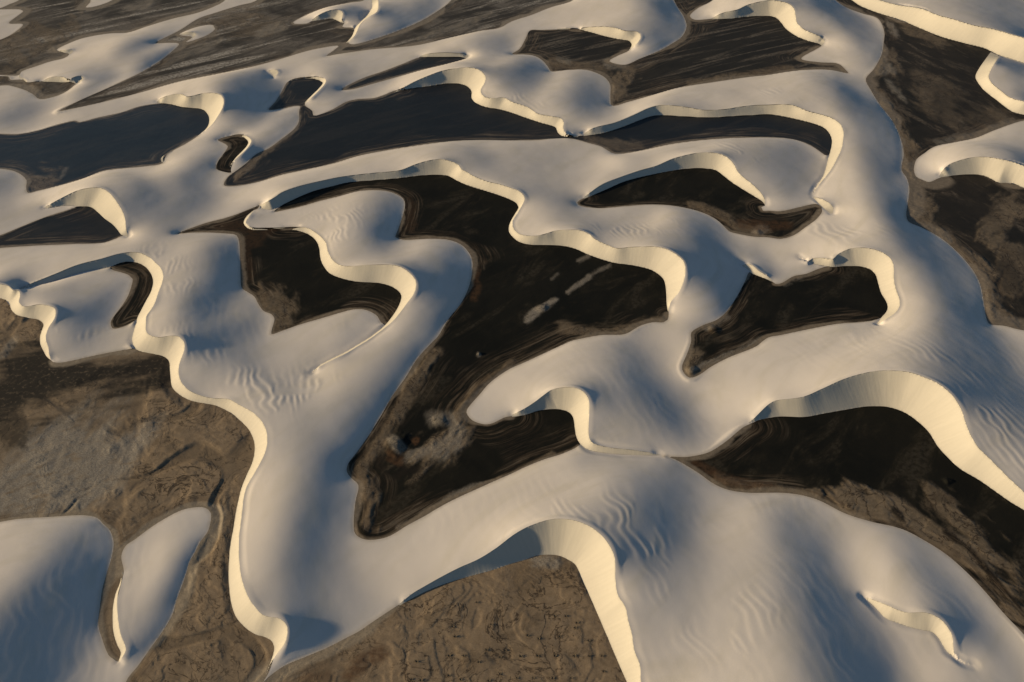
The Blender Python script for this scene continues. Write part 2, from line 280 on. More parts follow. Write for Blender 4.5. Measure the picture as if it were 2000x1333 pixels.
FLATS['dark_diagonal'] = [(115,217),(155,197),(200,177),(237,160),(275,142),(312,120),(337,100),(350,86),(332,84),(302,85),(312,79),(350,60),(387,37),(425,24),(467,11),(500,2),(525,-22),(715,-22),(712,0),(687,5),(637,15),(600,29),(572,44),(575,47),(600,46),(608,42),(630,37),(657,37),(673,45),(668,53),(691,56),(694,66),(680,84),(692,87),(737,75),(787,57),(825,40),(862,17),(882,0),(892,-22),(1130,-22),(1120,0),(1075,15),(1037,30),(1000,42),(975,55),(937,61),(875,75),(812,89),(725,97),(655,107),(637,110),(650,100),(662,90),(645,91),(600,100),(550,115),(500,129),(425,145),(350,160),(275,181),(200,200),(150,211)]
ISLANDS = [[(167,15),(176,5),(182,-22),(245,-22),(220,0),(190,12)],
           [(350,68),(375,56),(400,50),(417,50),(420,57),(405,69),(375,80),(362,83),(376,73),(364,71)]]

# how the windward backs fall away from the light: strokes (pixels), half width in pixels, slope down to the right
BACKS = [
 ([(895,510),(885,590),(835,670),(765,770),(700,865),(640,960),(615,1050),(590,1100)], 48, .20),
 ([(770,400),(750,440),(720,480)], 34, .22),
 ([(1380,455),(1400,520),(1425,580),(1445,545)], 42, .22),
 ([(440,490),(450,555),(400,590)], 32, .22),
 ([(490,640),(440,650),(400,680)], 22, .17),
 ([(215,575),(190,600),(165,630)], 30, .22),
 ([(165,1120),(150,1180),(120,1240),(60,1320)], 66, .24), ([(90,1180),(60,1250)], 50, .2),
 ([(380,1065),(355,1110),(330,1170),(300,1225)], 22, .20),
 ([(1205,670),(1235,715),(1275,765),(1320,800)], 46, .19),
 ([(1340,960),(1290,1010)], 62, .18),
 ([(1570,1060),(1590,1150),(1630,1230),(1650,1340)], 62, .24),
 ([(1690,1210),(1700,1280),(1690,1340)], 40, .2),
 ([(1820,1130),(1870,1200),(1920,1260)], 52, .20),
 ([(1850,510),(1870,590),(1895,625),(1880,670)], 48, .21),
 ([(1790,480),(1840,500)], 36, .18),
 ([(1730,260),(1732,340),(1745,390)], 36, .22),
 ([(1660,185),(1690,200),(1710,240)], 32, .2),
 ([(1160,165),(1150,205)], 42, .22),
 ([(1045,125),(1030,150)], 32, .22),
 ([(1300,10),(1315,50),(1290,85)], 36, .21),
 ([(1610,15),(1650,30)], 30, .17),
 ([(1690,60),(1700,90)], 24, .12),
 ([(575,230),(545,265),(510,285)], 26, .21),
 ([(465,190),(480,230)], 32, .19),
 ([(520,185),(505,210)], 28, .17),
 ([(845,15),(790,50)], 24, .15),
 ([(625,1250),(660,1232),(700,1205)], 32, .12),
 ([(345,90),(300,115)], 16, .16),
 ([(1870,690),(1930,740),(1995,800)], 48, .13),
 ([(390,390),(330,430)], 26, .12),
 ([(730,620),(690,650)], 22, .17),
 ([(1575,300),(1540,315)], 30, .2),
 ([(20,345)], 30, .18),
 ([(1985,15),(1960,45)], 46, .12),
 ([(1680,240),(1690,280)], 26, .12),
 ([(1090,300),(1050,310)], 40, .06),
 ([(1230,390),(1110,395)], 30, .10),
 ([(320,75),(260,95)], 13, .14), ([(205,150),(170,170)], 12, .12), ([(50,215),(20,225)], 22, .12), ([(520,170),(470,180)], 20, .14),
 ([(410,320),(380,345)], 26, .14), ([(700,165),(660,150)], 22, .12), ([(740,150),(690,160)], 18, .12),
 ([(980,90),(950,100)], 24, .15), ([(1010,175),(990,170)], 18, .12), ([(1330,300),(1260,315)], 26, .10), ([(1500,330),(1450,340)], 22, .12),
 ([(380,640),(340,700)], 26, .14), ([(150,560),(110,580)], 24, .10), ([(1940,560),(1900,560)], 20, .1), ([(1500,560),(1480,500)], 18, .1),
 # brighter backs, tilted a little to the light
 ([(535,850),(500,960),(495,1080),(520,1170)], 26, -.06),
 ([(560,690),(640,645),(700,620)], 28, -.03),
 ([(760,1090),(830,1050),(900,1015),(1000,960),(1090,930)], 58, -.07),
 ([(980,770),(1080,720),(1170,680)], 40, -.05),
 ([(1430,770),(1500,740),(1570,710)], 45, -.04),
 ([(1430,1010),(1460,1100),(1440,1220),(1450,1320)], 62, -.045),
 ([(1710,1090),(1730,1140),(1780,1180)], 34, -.07),
 ([(1790,650),(1770,600)], 26, -.04),
 ([(1640,350),(1630,430)], 26, -.05),
 ([(690,470),(720,500)], 18, -.05),
 ([(320,1040),(275,1130),(262,1200)], 20, -.09),
 ([(40,1060),(10,1120)], 40, -.04),
 ([(1090,30),(1180,25)], 32, -.045),
 ([(1520,670),(1640,660)], 30, -.03),
 ([(340,480),(330,440)], 24, -.03),
 ([(1420,200),(1330,195),(1250,215)], 16, -.03),
]
# strokes of small crescent ripples on the sand: points, half width, height in metres, wavelength in metres
RIPPLES = [
 ([(570,432),(620,430),(670,415),(650,460)], 34, .30, 7),
 ([(480,740),(520,760),(560,780),(600,740)], 42, .34, 7.5),
 ([(1170,450),(1240,450),(1300,440)], 28, .24, 7),
 ([(300,490),(330,520),(345,560)], 30, .20, 7),
 ([(400,690),(360,690),(330,650)], 26, .16, 7),
 ([(1900,800),(1960,850),(1990,900)], 45, .22, 8),
 ([(1100,985),(1220,1010),(1260,1080)], 50, .20, 8),
 ([(1300,1180),(1420,1250),(1480,1200)], 70, .13, 9),
 ([(1500,180),(1560,190),(1600,205)], 20, .28, 10),
 ([(1420,285),(1460,310)], 22, .24, 9),
 ([(1010,195),(1050,205)], 18, .24, 10),
 ([(130,640),(170,650)], 24, .18, 7),
 ([(1600,440),(1640,460),(1690,450)], 32, .3, 12),
 ([(640,700),(590,730)], 22, .25, 8),
 ([(1690,660),(1800,700),(1880,740)], 40, .14, 9),
]

REPOSE = math.tan(math.radians(32))

# slip faces in the world
faces = []
for name, (cr, ft) in SLIPS.items():
    C = dense(cr, 4.0); F = dense(ft, 4.0)
    FW = ground(F, 0.0)
    zs = np.linspace(0, 26, 105)
    d = ray(C)
    t = (zs[None, :] - CAM_H) / d[:, 2:3]
    PX = d[:, 0:1] * t; PY = d[:, 1:2] * t
    D, _ = dist_poly(PX, PY, FW)
    f = zs[None, :] - REPOSE * D
    hit = np.argmax(f >= 0, axis=1)
    h = np.zeros(len(C))
    for i in range(len(C)):
        k = hit[i]
        if k > 0:
            f0, f1 = f[i, k - 1], f[i, k]
            h[i] = zs[k - 1] + (zs[k] - zs[k - 1]) * (-f0) / (f1 - f0 + 1e-9)
    h = np.minimum(h, 18.0)
    # even out along the crest
    for _ in range(3):
        hp = np.pad(h, 3, mode='edge')
        h = sum(hp[i:i + len(h)] for i in range(7)) / 7
    n = len(h)
    off0 = cr[0][0] < 0 or cr[0][1] < 0; off1 = cr[-1][0] > 2000 or cr[-1][1] > 1340      # ends beyond the picture run out gently
    h *= sstep(-0.5, 10 if off0 and cr[0][0] < -30 else 4, np.arange(n)); h *= sstep(-0.5, 9 if off1 else 4, np.arange(n)[::-1])
    h = np.maximum(h, 0.05)
    CW = ground(C, h)
    poly = np.vstack([CW, FW[::-1]])
    faces.append(dict(name=name, C=CW, F=FW, h=h, poly=poly, px=cr[len(cr)//2]))
flats = [dict(name=k, poly=ground(dense(v, 5.0, True), 0.0)) for k, v in FLATS.items()]
isles = [ground(dense(v, 5.0, True), 0.0) for v in ISLANDS]

def in_poly(px, py, P):
    xj, yj = np.roll(P, 1, 0).T; xi, yi = P.T
    cross = ((yi[None] > py[:, None]) != (yj[None] > py[:, None])) & (px[:, None] < (xj - xi)[None] * (py[:, None] - yi[None]) / (yj - yi + 1e-12)[None] + xi[None])
    return cross.sum(1) % 2 == 1
for fc in faces:        # does the foot stand on a flat, or on sand?
    on = np.zeros(len(fc['F']), bool)
    for fl in flats:
        on |= in_poly(fc['F'][:, 0], fc['F'][:, 1], fl['poly']) | (dist_poly(fc['F'][:, 0], fc['F'][:, 1], fl['poly'], True)[0] < 3.0)
    fc['on_flat'] = on.astype(float)

# ------------------------------------------------------------------ height of the sand: solved on an even grid
LEE = math.tan(SUN_EL)
GX0, GX1, GY0, GY1 = -620.0, 620.0, 140.0, 1180.0

def solve(cell, z_init=None):
    nx = int((GX1 - GX0) / cell) + 1; ny = int((GY1 - GY0) / cell) + 1
    gx = GX0 + np.arange(nx) * cell; gy = GY0 + np.arange(ny) * cell
    X, Y = np.meshgrid(gx, gy)
    fixed = np.zeros(X.shape, bool); val = np.zeros(X.shape)
    def window(P, m):
        a = max(0, int((P[:, 0].min() - m - GX0) / cell)); b = min(nx, int((P[:, 0].max() + m - GX0) / cell) + 2)
        c = max(0, int((P[:, 1].min() - m - GY0) / cell)); e = min(ny, int((P[:, 1].max() + m - GY0) / cell) + 2)
        return slice(c, max(c, e)), slice(a, max(a, b))
    def window2(P, m):
        w = window(P, m)
        return w if w[0].stop > w[0].start and w[1].stop > w[1].start else None
    for fl in flats:
        w = window2(fl['poly'], 2)
        if w: fixed[w] |= inside(X[w], gy[w[0]], fl['poly'])
    for P in isles:
        w = window2(P, 2)
        if w: fixed[w] &= ~inside(X[w], gy[w[0]], P)
    for fc in faces:
        w = window2(fc['poly'], 4)
        if not w: continue
        dc, ic = dist_band(X, Y, fc['C'], 30, window2); df, jf = dist_band(X, Y, fc['F'], 30, window2)
        dc, ic, df, jf = dc[w], ic[w], df[w], jf[w]
        ins = inside(X[w], gy[w[0]], fc['poly'])
        hh = np.interp(ic, np.arange(len(fc['h'])), fc['h'])
        nearc = dc < 0.75 * cell
        m = ins | nearc
        v = np.where(ins & (df < dc) & (np.interp(jf, np.arange(len(fc['F'])), fc['on_flat']) < .5), 0.0, hh)
        foot = (df < 0.6 * cell) & ~m & ~fixed[w]
        fw = fixed[w]; vw = val[w]
        fw[foot] = True; vw[foot] = 0
        fw[m] = True; vw[m] = v[m]
    # wanted gradient along the light, and how firmly it is wanted
    G = np.zeros(X.shape); GK = np.full(X.shape, 1e-6); KD = np.zeros(X.shape); WT = np.full(X.shape, 1.0)
    for fc in faces:            # just behind the brink the sand runs almost level
        w = window2(fc['C'], 30)
        if not w: continue
        dc = dist_band(X, Y, fc['C'], 30, window2)[0][w]
        hm = fc['h'].max()
        k = np.exp(-(dc / (4 + 1.3 * hm)) ** 2) * min(1, hm / 4)
        G[w] += -0.035 * k * 0.8; GK[w] += k * 0.8
        WT[w] = np.maximum(WT[w], 1 + 7 * k)
    for pts, wd, sl in BACKS:
        P = ground(np.asarray(pts, float), 1.8 if sl > 0 else 3.0)
        sl = min(sl * 1.25, LEE * 1.17)
        c = P.mean(0)
        rng = math.hypot(math.hypot(*c), CAM_H)
        rad = wd * rng / FPX * (1.42 if sl > 0 else 1.1)
        st = (1 + rng / CAM_H) / 2
        w = window2(P, 2.6 * rad * st)
        if not w: continue
        xs, ys = X[w], Y[w]
        # strokes are stretched with distance, because the ground is seen at a slant
        Q = P.copy(); Q[:, 1] = c[1] + (P[:, 1] - c[1]) / st
        if len(Q) == 1: Q = np.vstack([Q, Q + 0.01])
        d_, _ = dist_poly(xs, c[1] + (ys - c[1]) / st, Q)
        k = np.exp(-(d_ / rad) ** 2)
        g = sl * k
        G[w] += g; GK[w] += k
        if sl > 0: KD[w] = np.maximum(KD[w], k * min(1, sl / LEE))
        WT[w] = np.maximum(WT[w], 1 + (30.0 if sl > 0 else 10.0) * k)
    G /= np.maximum(GK, 1.0)
    gxv = -G * math.cos(SUN_AZ); gyv = -G * math.sin(SUN_AZ)
    wE = np.pad((WT[:, 1:] + WT[:, :-1]) / 2, ((0, 0), (0, 1))); wW = np.pad(wE[:, :-1], ((0, 0), (1, 0)))
    wN = np.pad((WT[1:] + WT[:-1]) / 2, ((0, 1), (0, 0))); wS = np.pad(wN[:-1], ((1, 0), (0, 0)))
    fE = wE * np.pad((gxv[:, 1:] + gxv[:, :-1]) / 2, ((0, 0), (0, 1))) * cell
    fN = wN * np.pad((gyv[1:] + gyv[:-1]) / 2, ((0, 1), (0, 0))) * cell
    b = -(fE - np.pad(fE[:, :-1], ((0, 0), (1, 0))) + fN - np.pad(fN[:-1], ((1, 0), (0, 0))))
    wsum = wE + wW + wN + wS
    if z_init is None:
        Z = np.where(fixed, val, 3.0)
    else:
        z0, c0 = z_init
        fxp = np.clip(X - GX0, 0, None) / c0; fyp = np.clip(Y - GY0, 0, None) / c0
        i0 = np.clip(fxp.astype(int), 0, z0.shape[1] - 2); j0 = np.clip(fyp.astype(int), 0, z0.shape[0] - 2)
        tx = np.clip(fxp - i0, 0, 1); ty = np.clip(fyp - j0, 0, 1)
        Z = (z0[j0, i0] * (1 - tx) + z0[j0, i0 + 1] * tx) * (1 - ty) + (z0[j0 + 1, i0] * (1 - tx) + z0[j0 + 1, i0 + 1] * tx) * ty
        Z = np.where(fixed, val, Z)
    jj, ii = np.mgrid[0:ny, 0:nx]
    red = ((jj + ii) % 2 == 0) & ~fixed; blk = ((jj + ii) % 2 == 1) & ~fixed
    om = 1.86
    its = {16.0: 220, 8.0: 160, 4.0: 120, 2.0: 90}.get(cell, 100)
    for it in range(its):
        for msk in (red, blk):
            Zp = np.pad(Z, 1, mode='edge')
            nb = (wW * Zp[1:-1, :-2] + wE * Zp[1:-1, 2:] + wS * Zp[:-2, 1:-1] + wN * Zp[2:, 1:-1] + b) / wsum
            Z = np.where(msk, Z + om * (nb - Z), Z)
        if it % 12 == 11 or it == its - 1:
            lim = LEE * cell * (0.84 + 0.36 * KD)
            for i in range(1, nx):
                Z[:, i] = np.where(fixed[:, i], Z[:, i], np.maximum(Z[:, i], Z[:, i - 1] - lim[:, i]))
    for it in range(int(14 * (2.0 / cell) ** 2)):      # wind rounds every crease away from the brinks
        Zp = np.pad(Z, 1, mode='edge')
        Z = np.where(fixed, Z, .5 * Z + .125 * (Zp[1:-1, :-2] + Zp[1:-1, 2:] + Zp[:-2, 1:-1] + Zp[2:, 1:-1]))
    return Z

Zs = None
for cell in (16.0, 8.0, 4.0, 2.0):
    Zs = solve(cell, Zs if Zs is None else (Zs, cell * 2))
CELL = 2.0
# soften the solution a little so no facet of the grid shows
for _ in range(3):
    Zp = np.pad(Zs, 1, mode='edge')
    Zs = (Zp[1:-1, :-2] + Zp[1:-1, 2:] + Zp[:-2, 1:-1] + Zp[2:, 1:-1] + 4 * Zs) / 8
Zs = np.maximum(Zs, -6.0)

def cubic_sample(Z, X, Y):
    fx = np.clip((X - GX0) / CELL, 1, Z.shape[1] - 3); fy = np.clip((Y - GY0) / CELL, 1, Z.shape[0] - 3)
    i = fx.astype(int); j = fy.astype(int); tx = fx - i; ty = fy - j
    def wts(t):  # cubic B-spline: smooth second derivative
        return ((1 - t) ** 3 / 6, (3 * t ** 3 - 6 * t ** 2 + 4) / 6, (-3 * t ** 3 + 3 * t ** 2 + 3 * t + 1) / 6, t ** 3 / 6)
    wx, wy = wts(tx), wts(ty)
    r = np.zeros(X.shape)
    for a in range(4):
        for c in range(4):
            r += wy[a] * wx[c] * Z[j + a - 1, i + c - 1]
    return r

# ------------------------------------------------------------------ ground lattice, finer where it is nearer
ROWS, COLS = 760, 1060
yr = 150.0 * (1180.0 / 150.0) ** (np.arange(ROWS) / (ROWS - 1))
ur = np.linspace(-0.53, 0.53, COLS)
LX = (ur[None, :] * (yr[:, None] + 234.0))
LY = np.repeat(yr[:, None], COLS, 1)

def lwin(P, m):
    y0, y1 = P[:, 1].min() - m, P[:, 1].max() + m
    r0, r1 = np.searchsorted(yr, [y0, y1])
    r0 = max(0, r0 - 1); r1 = min(ROWS, r1 + 1)
    if r1 <= r0: return None
    umin = np.minimum((P[:, 0].min() - m) / (y0 + 234), (P[:, 0].min() - m) / (y1 + 234))
    umax = np.maximum((P[:, 0].max() + m) / (y0 + 234), (P[:, 0].max() + m) / (y1 + 234))
    c0, c1 = np.searchsorted(ur, [umin, umax])
    c0 = max(0, c0 - 1); c1 = min(COLS, c1 + 1)
    if c1 <= c0: return None
    return slice(r0, r1), slice(c0, c1)

BIG = 1e3
fl_sd = np.full(LX.shape, -BIG); fl_id = np.full(LX.shape, -1)
for k, fl in enumerate(flats):
    w = lwin(fl['poly'], 25)
    if w is None: continue
    xs, ys = LX[w], LY[w]
    d = dist_band(LX, LY, fl['poly'], 25, lwin, True)[0][w]
    s = np.where(inside(xs, yr[w[0]], fl['poly']), d, -d)
    m = s > fl_sd[w]
    fl_sd[w] = np.where(m, s, fl_sd[w]); fl_id[w] = np.where(m, k, fl_id[w])
for P in isles:
    w = lwin(P, 20)
    if w is None: continue
    xs, ys = LX[w], LY[w]
    d = dist_band(LX, LY, P, 25, lwin, True)[0][w]
    s = np.where(inside(xs, yr[w[0]], P), d, -d)
    fl_sd[w] = np.minimum(fl_sd[w], -s)

# where sand runs out on a flat: flat outlines that no slip face covers
toe_d = np.full(LX.shape, 28.0)
for P in [fl['poly'] for fl in flats] + isles:
    free = np.ones(len(P), bool)
    for fc in faces:
        d, _ = dist_poly(P[:, 0], P[:, 1], fc['poly'], True)
        free &= ~(in_poly(P[:, 0], P[:, 1], fc['poly']) | (d < .7))
    Q = np.vstack([P, P[:1]]); fr2 = np.append(free, free[0])
    run = []
    for k in range(len(Q)):
        if fr2[k]: run.append(Q[k])
        if (not fr2[k] or k == len(Q) - 1) and run:
            R_ = np.array(run if len(run) > 1 else [run[0], run[0] + .01]); run = []
            w = lwin(R_, 28)
            if w is None: continue
            toe_d[w] = np.minimum(toe_d[w], dist_band(LX, LY, R_, 28, lwin)[0][w])

Z0 = cubic_sample(Zs, LX, LY)
# ripples and long swells on the sand
swell = 0.10 * fbm(LX, LY, 38, 3, 3) + 0.02 * fbm(LX, LY, 9, 2, 8)
rip = np.zeros(LX.shape)
for pts, wd, amp, wlen in RIPPLES:
    P = ground(np.asarray(pts, float), 4.0)
    c = P.mean(0); scale = math.hypot(math.hypot(*c), CAM_H) / FPX
    rad = wd * scale
    w = lwin(P, 2.4 * rad)
    if w is None: continue
    xs, ys = LX[w], LY[w]
    d_, _ = dist_poly(xs, ys, P if len(P) > 1 else np.vstack([P, P + 0.01]))
    g = np.exp(-(d_ / rad) ** 2)
    ph = (xs * .95 + ys * .31) / (wlen * .52) + 0.6 * fbm(xs, ys, wlen * 1.6, 2, 21) + 0.5 * fbm(xs, ys, wlen * 5, 2, 25)
    fr = ph - np.floor(ph)
    saw = np.where(fr < .38, fr / .38, (1 - fr) / .62)
    saw = saw * saw * (3 - 2 * saw)
    mask = sstep(-.35, .45, fbm(xs, ys * .7, wlen * 1.3, 2, 41))
    rip[w] += g * amp * .40 * saw * mask

gm = sstep(.0, .7, fbm(LX, LY, 60, 3, 141)) * sstep(560, 330, LY)
gp = (LX * .93 + LY * .36) / 5.2 + .5 * fbm(LX, LY, 12, 2, 145) + .8 * fbm(LX, LY, 40, 2, 147)
gp -= np.floor(gp)
gs = np.where(gp < .4, gp / .4, (1 - gp) / .6); gs = gs * gs * (3 - 2 * gs)
rip += .014 * gm * gs
sand_z = Z0 + swell + rip
sl_all = np.full(LX.shape, -BIG)
edge_d = np.full(LX.shape, 28.0); edge_z = np.zeros(LX.shape)
face_fields = []
for fc in faces:
    w = lwin(fc['poly'], 30)
    if w is None: continue
    xs, ys = LX[w], LY[w]
    dc, ic = (q[w] for q in dist_band(LX, LY, fc['C'], 30, lwin)); df, jf = (q[w] for q in dist_band(LX, LY, fc['F'], 30, lwin))
    ins = inside(xs, yr[w[0]], fc['poly'])
    dp = dist_band(LX, LY, fc['poly'], 30, lwin, True)[0][w]
    s = np.where(ins, dp, -dp)
    hh = np.interp(ic, np.arange(len(fc['h'])), fc['h'])
    # arc length along the foot, for the avalanche streaks
    seg = np.concatenate([[0], np.cumsum(np.hypot(*np.diff(fc['F'], axis=0).T))])
    segc = np.concatenate([[0], np.cumsum(np.hypot(*np.diff(fc['C'], axis=0).T))])
    along = 0.5 * np.interp(jf, np.arange(len(seg)), seg) + 0.5 * np.interp(ic, np.arange(len(segc)), segc) * seg[-1] / max(segc[-1], 1e-6)
    fr_ = df / (df + dc + 1e-6)
    zz = np.where(ins, hh * (.82 * fr_ + .18 * fr_ * fr_), np.where(dc < df, hh, 0.0))
    face_fields.append((fc, w, s, zz, along))
    sl_all[w] = np.maximum(sl_all[w], s)
    dd = np.where(ins, 0.0, np.minimum(dc, df)); ez = np.where(dc <= df, hh, 0.0)
    m = dd < edge_d[w]
    edge_z[w] = np.where(m, ez, edge_z[w]); edge_d[w] = np.where(m, dd, edge_d[w])
# the back of the dune meets the crest exactly, and the flats at ground level
t = sstep(0, 3.2, edge_d)
near_flat = np.abs(np.minimum(fl_sd, 0))
sand_z = edge_z * (1 - t) + sand_z * t
sand_z = np.where((fl_sd < 0) | (sl_all > -1.2), np.maximum(sand_z, -0.25 * np.maximum(near_flat - 1.5, 0)), np.minimum(sand_z, 0.3))
tw = sstep(0.0, 4.0, -sl_all)
sand_z = sand_z * (1 - tw) + tw * np.minimum(sand_z, .45 * toe_d) * (1 - np.exp(-toe_d / 1.6))

# ------------------------------------------------------------------ paint on the flats (colour of the ground itself)
def strokes(lst):
    W = np.zeros(LX.shape)
    for pts, wd, amt in lst:
        P = ground(np.asarray(pts, float), 0.0)
        if len(P) == 1: P = np.vstack([P, P + 0.01])
        c = P.mean(0); r = math.hypot(math.hypot(*c), CAM_H); st = r / CAM_H
        rad = wd * r / FPX
        w = lwin(P, 2.2 * rad * max(1, st))
        if w is None: continue
        xs, ys = LX[w], LY[w]
        Q = P.copy(); Q[:, 1] /= st
        dv = P[-1] - P[0]; dn = dv / (np.hypot(*dv) + 1e-9) if np.hypot(*dv) > .1 else np.array([.8, .6])
        n_ = fbm((xs * dn[0] + ys * dn[1]) / 3.0, ys * dn[0] - xs * dn[1], rad * .8 + 1.5, 5, 77, .6)
        d_, _ = dist_poly(xs, ys / st, Q)
        W[w] = np.maximum(W[w], amt * sstep(1.35, 0.35, d_ / rad + (0.7 if rad > 5 else 0.4) * n_))
    return W
BROWN = strokes([   # dry brown mud
 ([(300,830),(400,820),(440,900),(400,960),(300,930)], 95, 1), ([(430,1020),(400,1120),(400,1230),(300,1320),(480,1300)], 75, 1),
 ([(30,600),(60,640)], 30, .9), ([(150,800),(60,830)], 50, .7), ([(100,990),(200,990)], 28, 1), ([(215,1060),(260,1030)], 22, .8),
 ([(560,1310),(700,1270),(850,1180),(960,1130),(1050,1110)], 60, 1), ([(800,1260),(950,1230),(1080,1200),(1130,1280),(900,1330),(700,1340)], 120, 1),
 ([(520,590),(560,600),(540,630)], 26, .8), ([(720,1020),(730,980),(700,930),(760,830),(800,760),(850,690)], 16, .9),
 ([(1100,640),(1200,655),(1290,625)], 13, .8), ([(1000,710),(930,770),(900,810)], 14, .8), ([(905,805),(890,835),(860,870),(815,895)], 30, .95), ([(1740,140),(1730,100)], 15, .9),
 ([(1720,190),(1760,270),(1780,330)], 16, .9), ([(1850,170),(1830,220),(1880,240),(1960,235)], 28, .55), ([(1780,60),(1830,80)], 12, .7),
 ([(1790,430),(1850,470),(1900,520),(1930,600),(1960,630)], 22, .9), ([(1930,450),(1980,400)], 22, .7), ([(1990,500),(1960,560)], 20, .6),
 ([(1800,390),(1790,420)], 16, .8), ([(1660,985),(1760,1010),(1850,1060),(1920,1110),(2000,1190)], 26, 1), ([(1830,980),(1900,1040),(1980,1110)], 24, .8),
 ([(1400,935),(1500,958),(1600,965)], 9, .8), ([(1345,720),(1360,690)], 14, .8), ([(1210,180),(1200,150),(1230,140)], 14, .9),
 ([(1080,125),(1130,130),(1180,135)], 10, .9), ([(1350,165),(1450,148),(1550,135)], 7, .8), ([(60,350),(90,355)], 16, .8), ([(30,80),(110,70),(60,110)], 22, .6),
 ([(50,165),(70,180)], 10, .9), ([(580,225),(560,265),(520,295),(470,340)], 9, .9), ([(400,60),(450,30),(520,60)], 20, .5), ([(960,950),(1080,890)], 7, .8),
 ([(1190,290),(1250,285),(1150,275)], 9, .6), ([(1350,400),(1420,425),(1440,445),(1500,450)], 9, .8)])
PALE = strokes([    # salt crust and dry grey mats
 ([(90,880),(180,880),(205,915),(180,945),(100,950),(40,930)], 66, 1), ([(230,930),(200,960)], 22, .6), ([(10,690),(25,670)], 10, .7),
 ([(1030,625),(1052,606),(1085,586)], 8, .95), ([(1108,570),(1130,556),(1152,540)], 5, .75), ([(1155,538),(1190,518)], 4, .5), ([(1078,545),(1090,535)], 4, .4), ([(935,692)], 5, .9), ([(1130,510),(1150,500)], 5, .6),
 ([(855,815),(880,822),(900,838),(885,858),(850,878)], 20, .7), ([(840,880),(800,890)], 12, .6), ([(770,865),(780,875)], 14, .6), ([(940,945),(880,970),(840,1000),(780,1030)], 6, .7),
 ([(1740,50),(1745,65)], 8, .9), ([(1720,140),(1740,135)], 9, .7), ([(1735,160),(1760,190)], 7, .6), ([(1830,280),(1900,262),(1980,235)], 5, .5),
 ([(1350,725),(1430,690),(1500,660)], 6, .8), ([(1380,640),(1420,620)], 7, .7), ([(1925,600),(1935,580)], 8, .4), ([(1090,115),(1110,120)], 6, .5),
 ([(1215,125),(1190,125)], 9, .8), ([(250,15),(290,10)], 8, .6), ([(540,55),(560,48),(510,62)], 9, .7), ([(380,100),(430,80),(330,120)], 9, .45), ([(820,75),(900,50),(960,25)], 5, .5),
 ([(120,345),(128,330)], 4, .5), ([(1475,458),(1490,445)], 9, .6), ([(1530,548),(1560,538)], 10, .6), ([(105,710),(170,702)], 8, .6), ([(1045,1095),(1080,1100)], 14, .9)])
RUST = strokes([([(680,1320),(740,1280),(700,1300)], 16, .8), ([(600,1330),(640,1320)], 14, .5), ([(900,490),(930,530),(925,580)], 9, .6), ([(800,475),(870,478)], 8, .5),
 ([(1360,910),(1420,945),(1500,950)], 12, .6), ([(780,900),(760,890)], 10, .6), ([(540,440),(500,470),(480,440),(430,440)], 14, .35), ([(810,860)], 7, .9), ([(800,400),(800,440)], 12, .3),
 ([(1450,440),(1540,440)], 10, .6), ([(490,540),(480,480)], 10, .3)])
DARK = strokes([([(20,760),(60,720),(150,730),(240,730),(310,720)], 45, 1), ([(20,840),(10,800)], 30, .8), ([(1880,130),(1900,180),(1870,200)], 40, .5), ([(740,900),(760,940),(790,920),(820,915)], 8, .8),
 ([(1900,400),(1850,400)], 25, .6), ([(1960,530),(1990,560)], 20, .6), ([(1760,1010),(1750,1000)], 8, .9), ([(1850,1040),(1900,1080),(1950,1140),(2000,1200)], 7, 1)])

# low mounds of crust on the flats
MOUNDS = [((771,868),24,1.1),((742,52),9,1.6),((795,850),10,.3),((1395,645),14,.6),((1350,725),16,.5),((860,825),20,.6),((935,692),5,.7),((1850,940),7,.8),((1060,600),14,.5),((700,1040),20,.6),((1480,455),9,.4),((1930,600),14,.5),((1310,860),1,0),((40,620),18,.8),((480,1010),1,0)]
# mud relief where the flat is dry
wX = LX + 6 * fbm(LX, LY, 20, 2, 51); wY = LY + 6 * fbm(LX, LY, 20, 2, 55)
near_w = sstep(760, 260, LY)
chn = np.abs(fbm(LX + 9 * fbm(LX, LY, 30, 2, 151), LY + 9 * fbm(LX, LY, 30, 2, 153), 62, 2, 155, .35))
chn = sstep(.11, .05, chn) * BROWN * near_w * (fl_id == 0)
DARK = np.maximum(DARK, .30 * chn)
tv = fbm(wX, wY, 28, 5, 61, .5) * 2.4
tfl = np.floor(tv); tfr = tv - tfl
terr = tfl + sstep(.70, .95, tfr)
rel = BROWN * (near_w * .8 + .2) * (0.21 * (terr + 3) / 2 * (1 - chn) + 0.12 * fbm(LX, LY, 11, 2, 63) - .12 * chn)
rel += (0.02 + 0.02 * BROWN + 0.045 * PALE) * fbm(LX, LY, 5, 3, 65, .55)
rel += 0.30 * (1 - near_w) * np.clip(fbm(LX, LY, 16, 3, 68), 0, 1) * (0.25 + BROWN + PALE)
for (mx, my), mr, mh in MOUNDS:
    P = ground(np.array([[mx, my]], float), 0.0)[0]
    r = math.hypot(math.hypot(*P), CAM_H) / FPX * mr
    d_ = np.hypot(LX - P[0], (LY - P[1]) * .8) / r * (1 + .25 * fbm(LX, LY, r * .8, 2, 91))
    rel += mh * sstep(1.15, 0.1, d_) * (1 + .2 * fbm(LX, LY, r * .3, 3, 93))
rim = sstep(0, 4, fl_sd)
flat_z = np.where(fl_sd > 0, rel * rim - 0.12 * rim, 0.0)

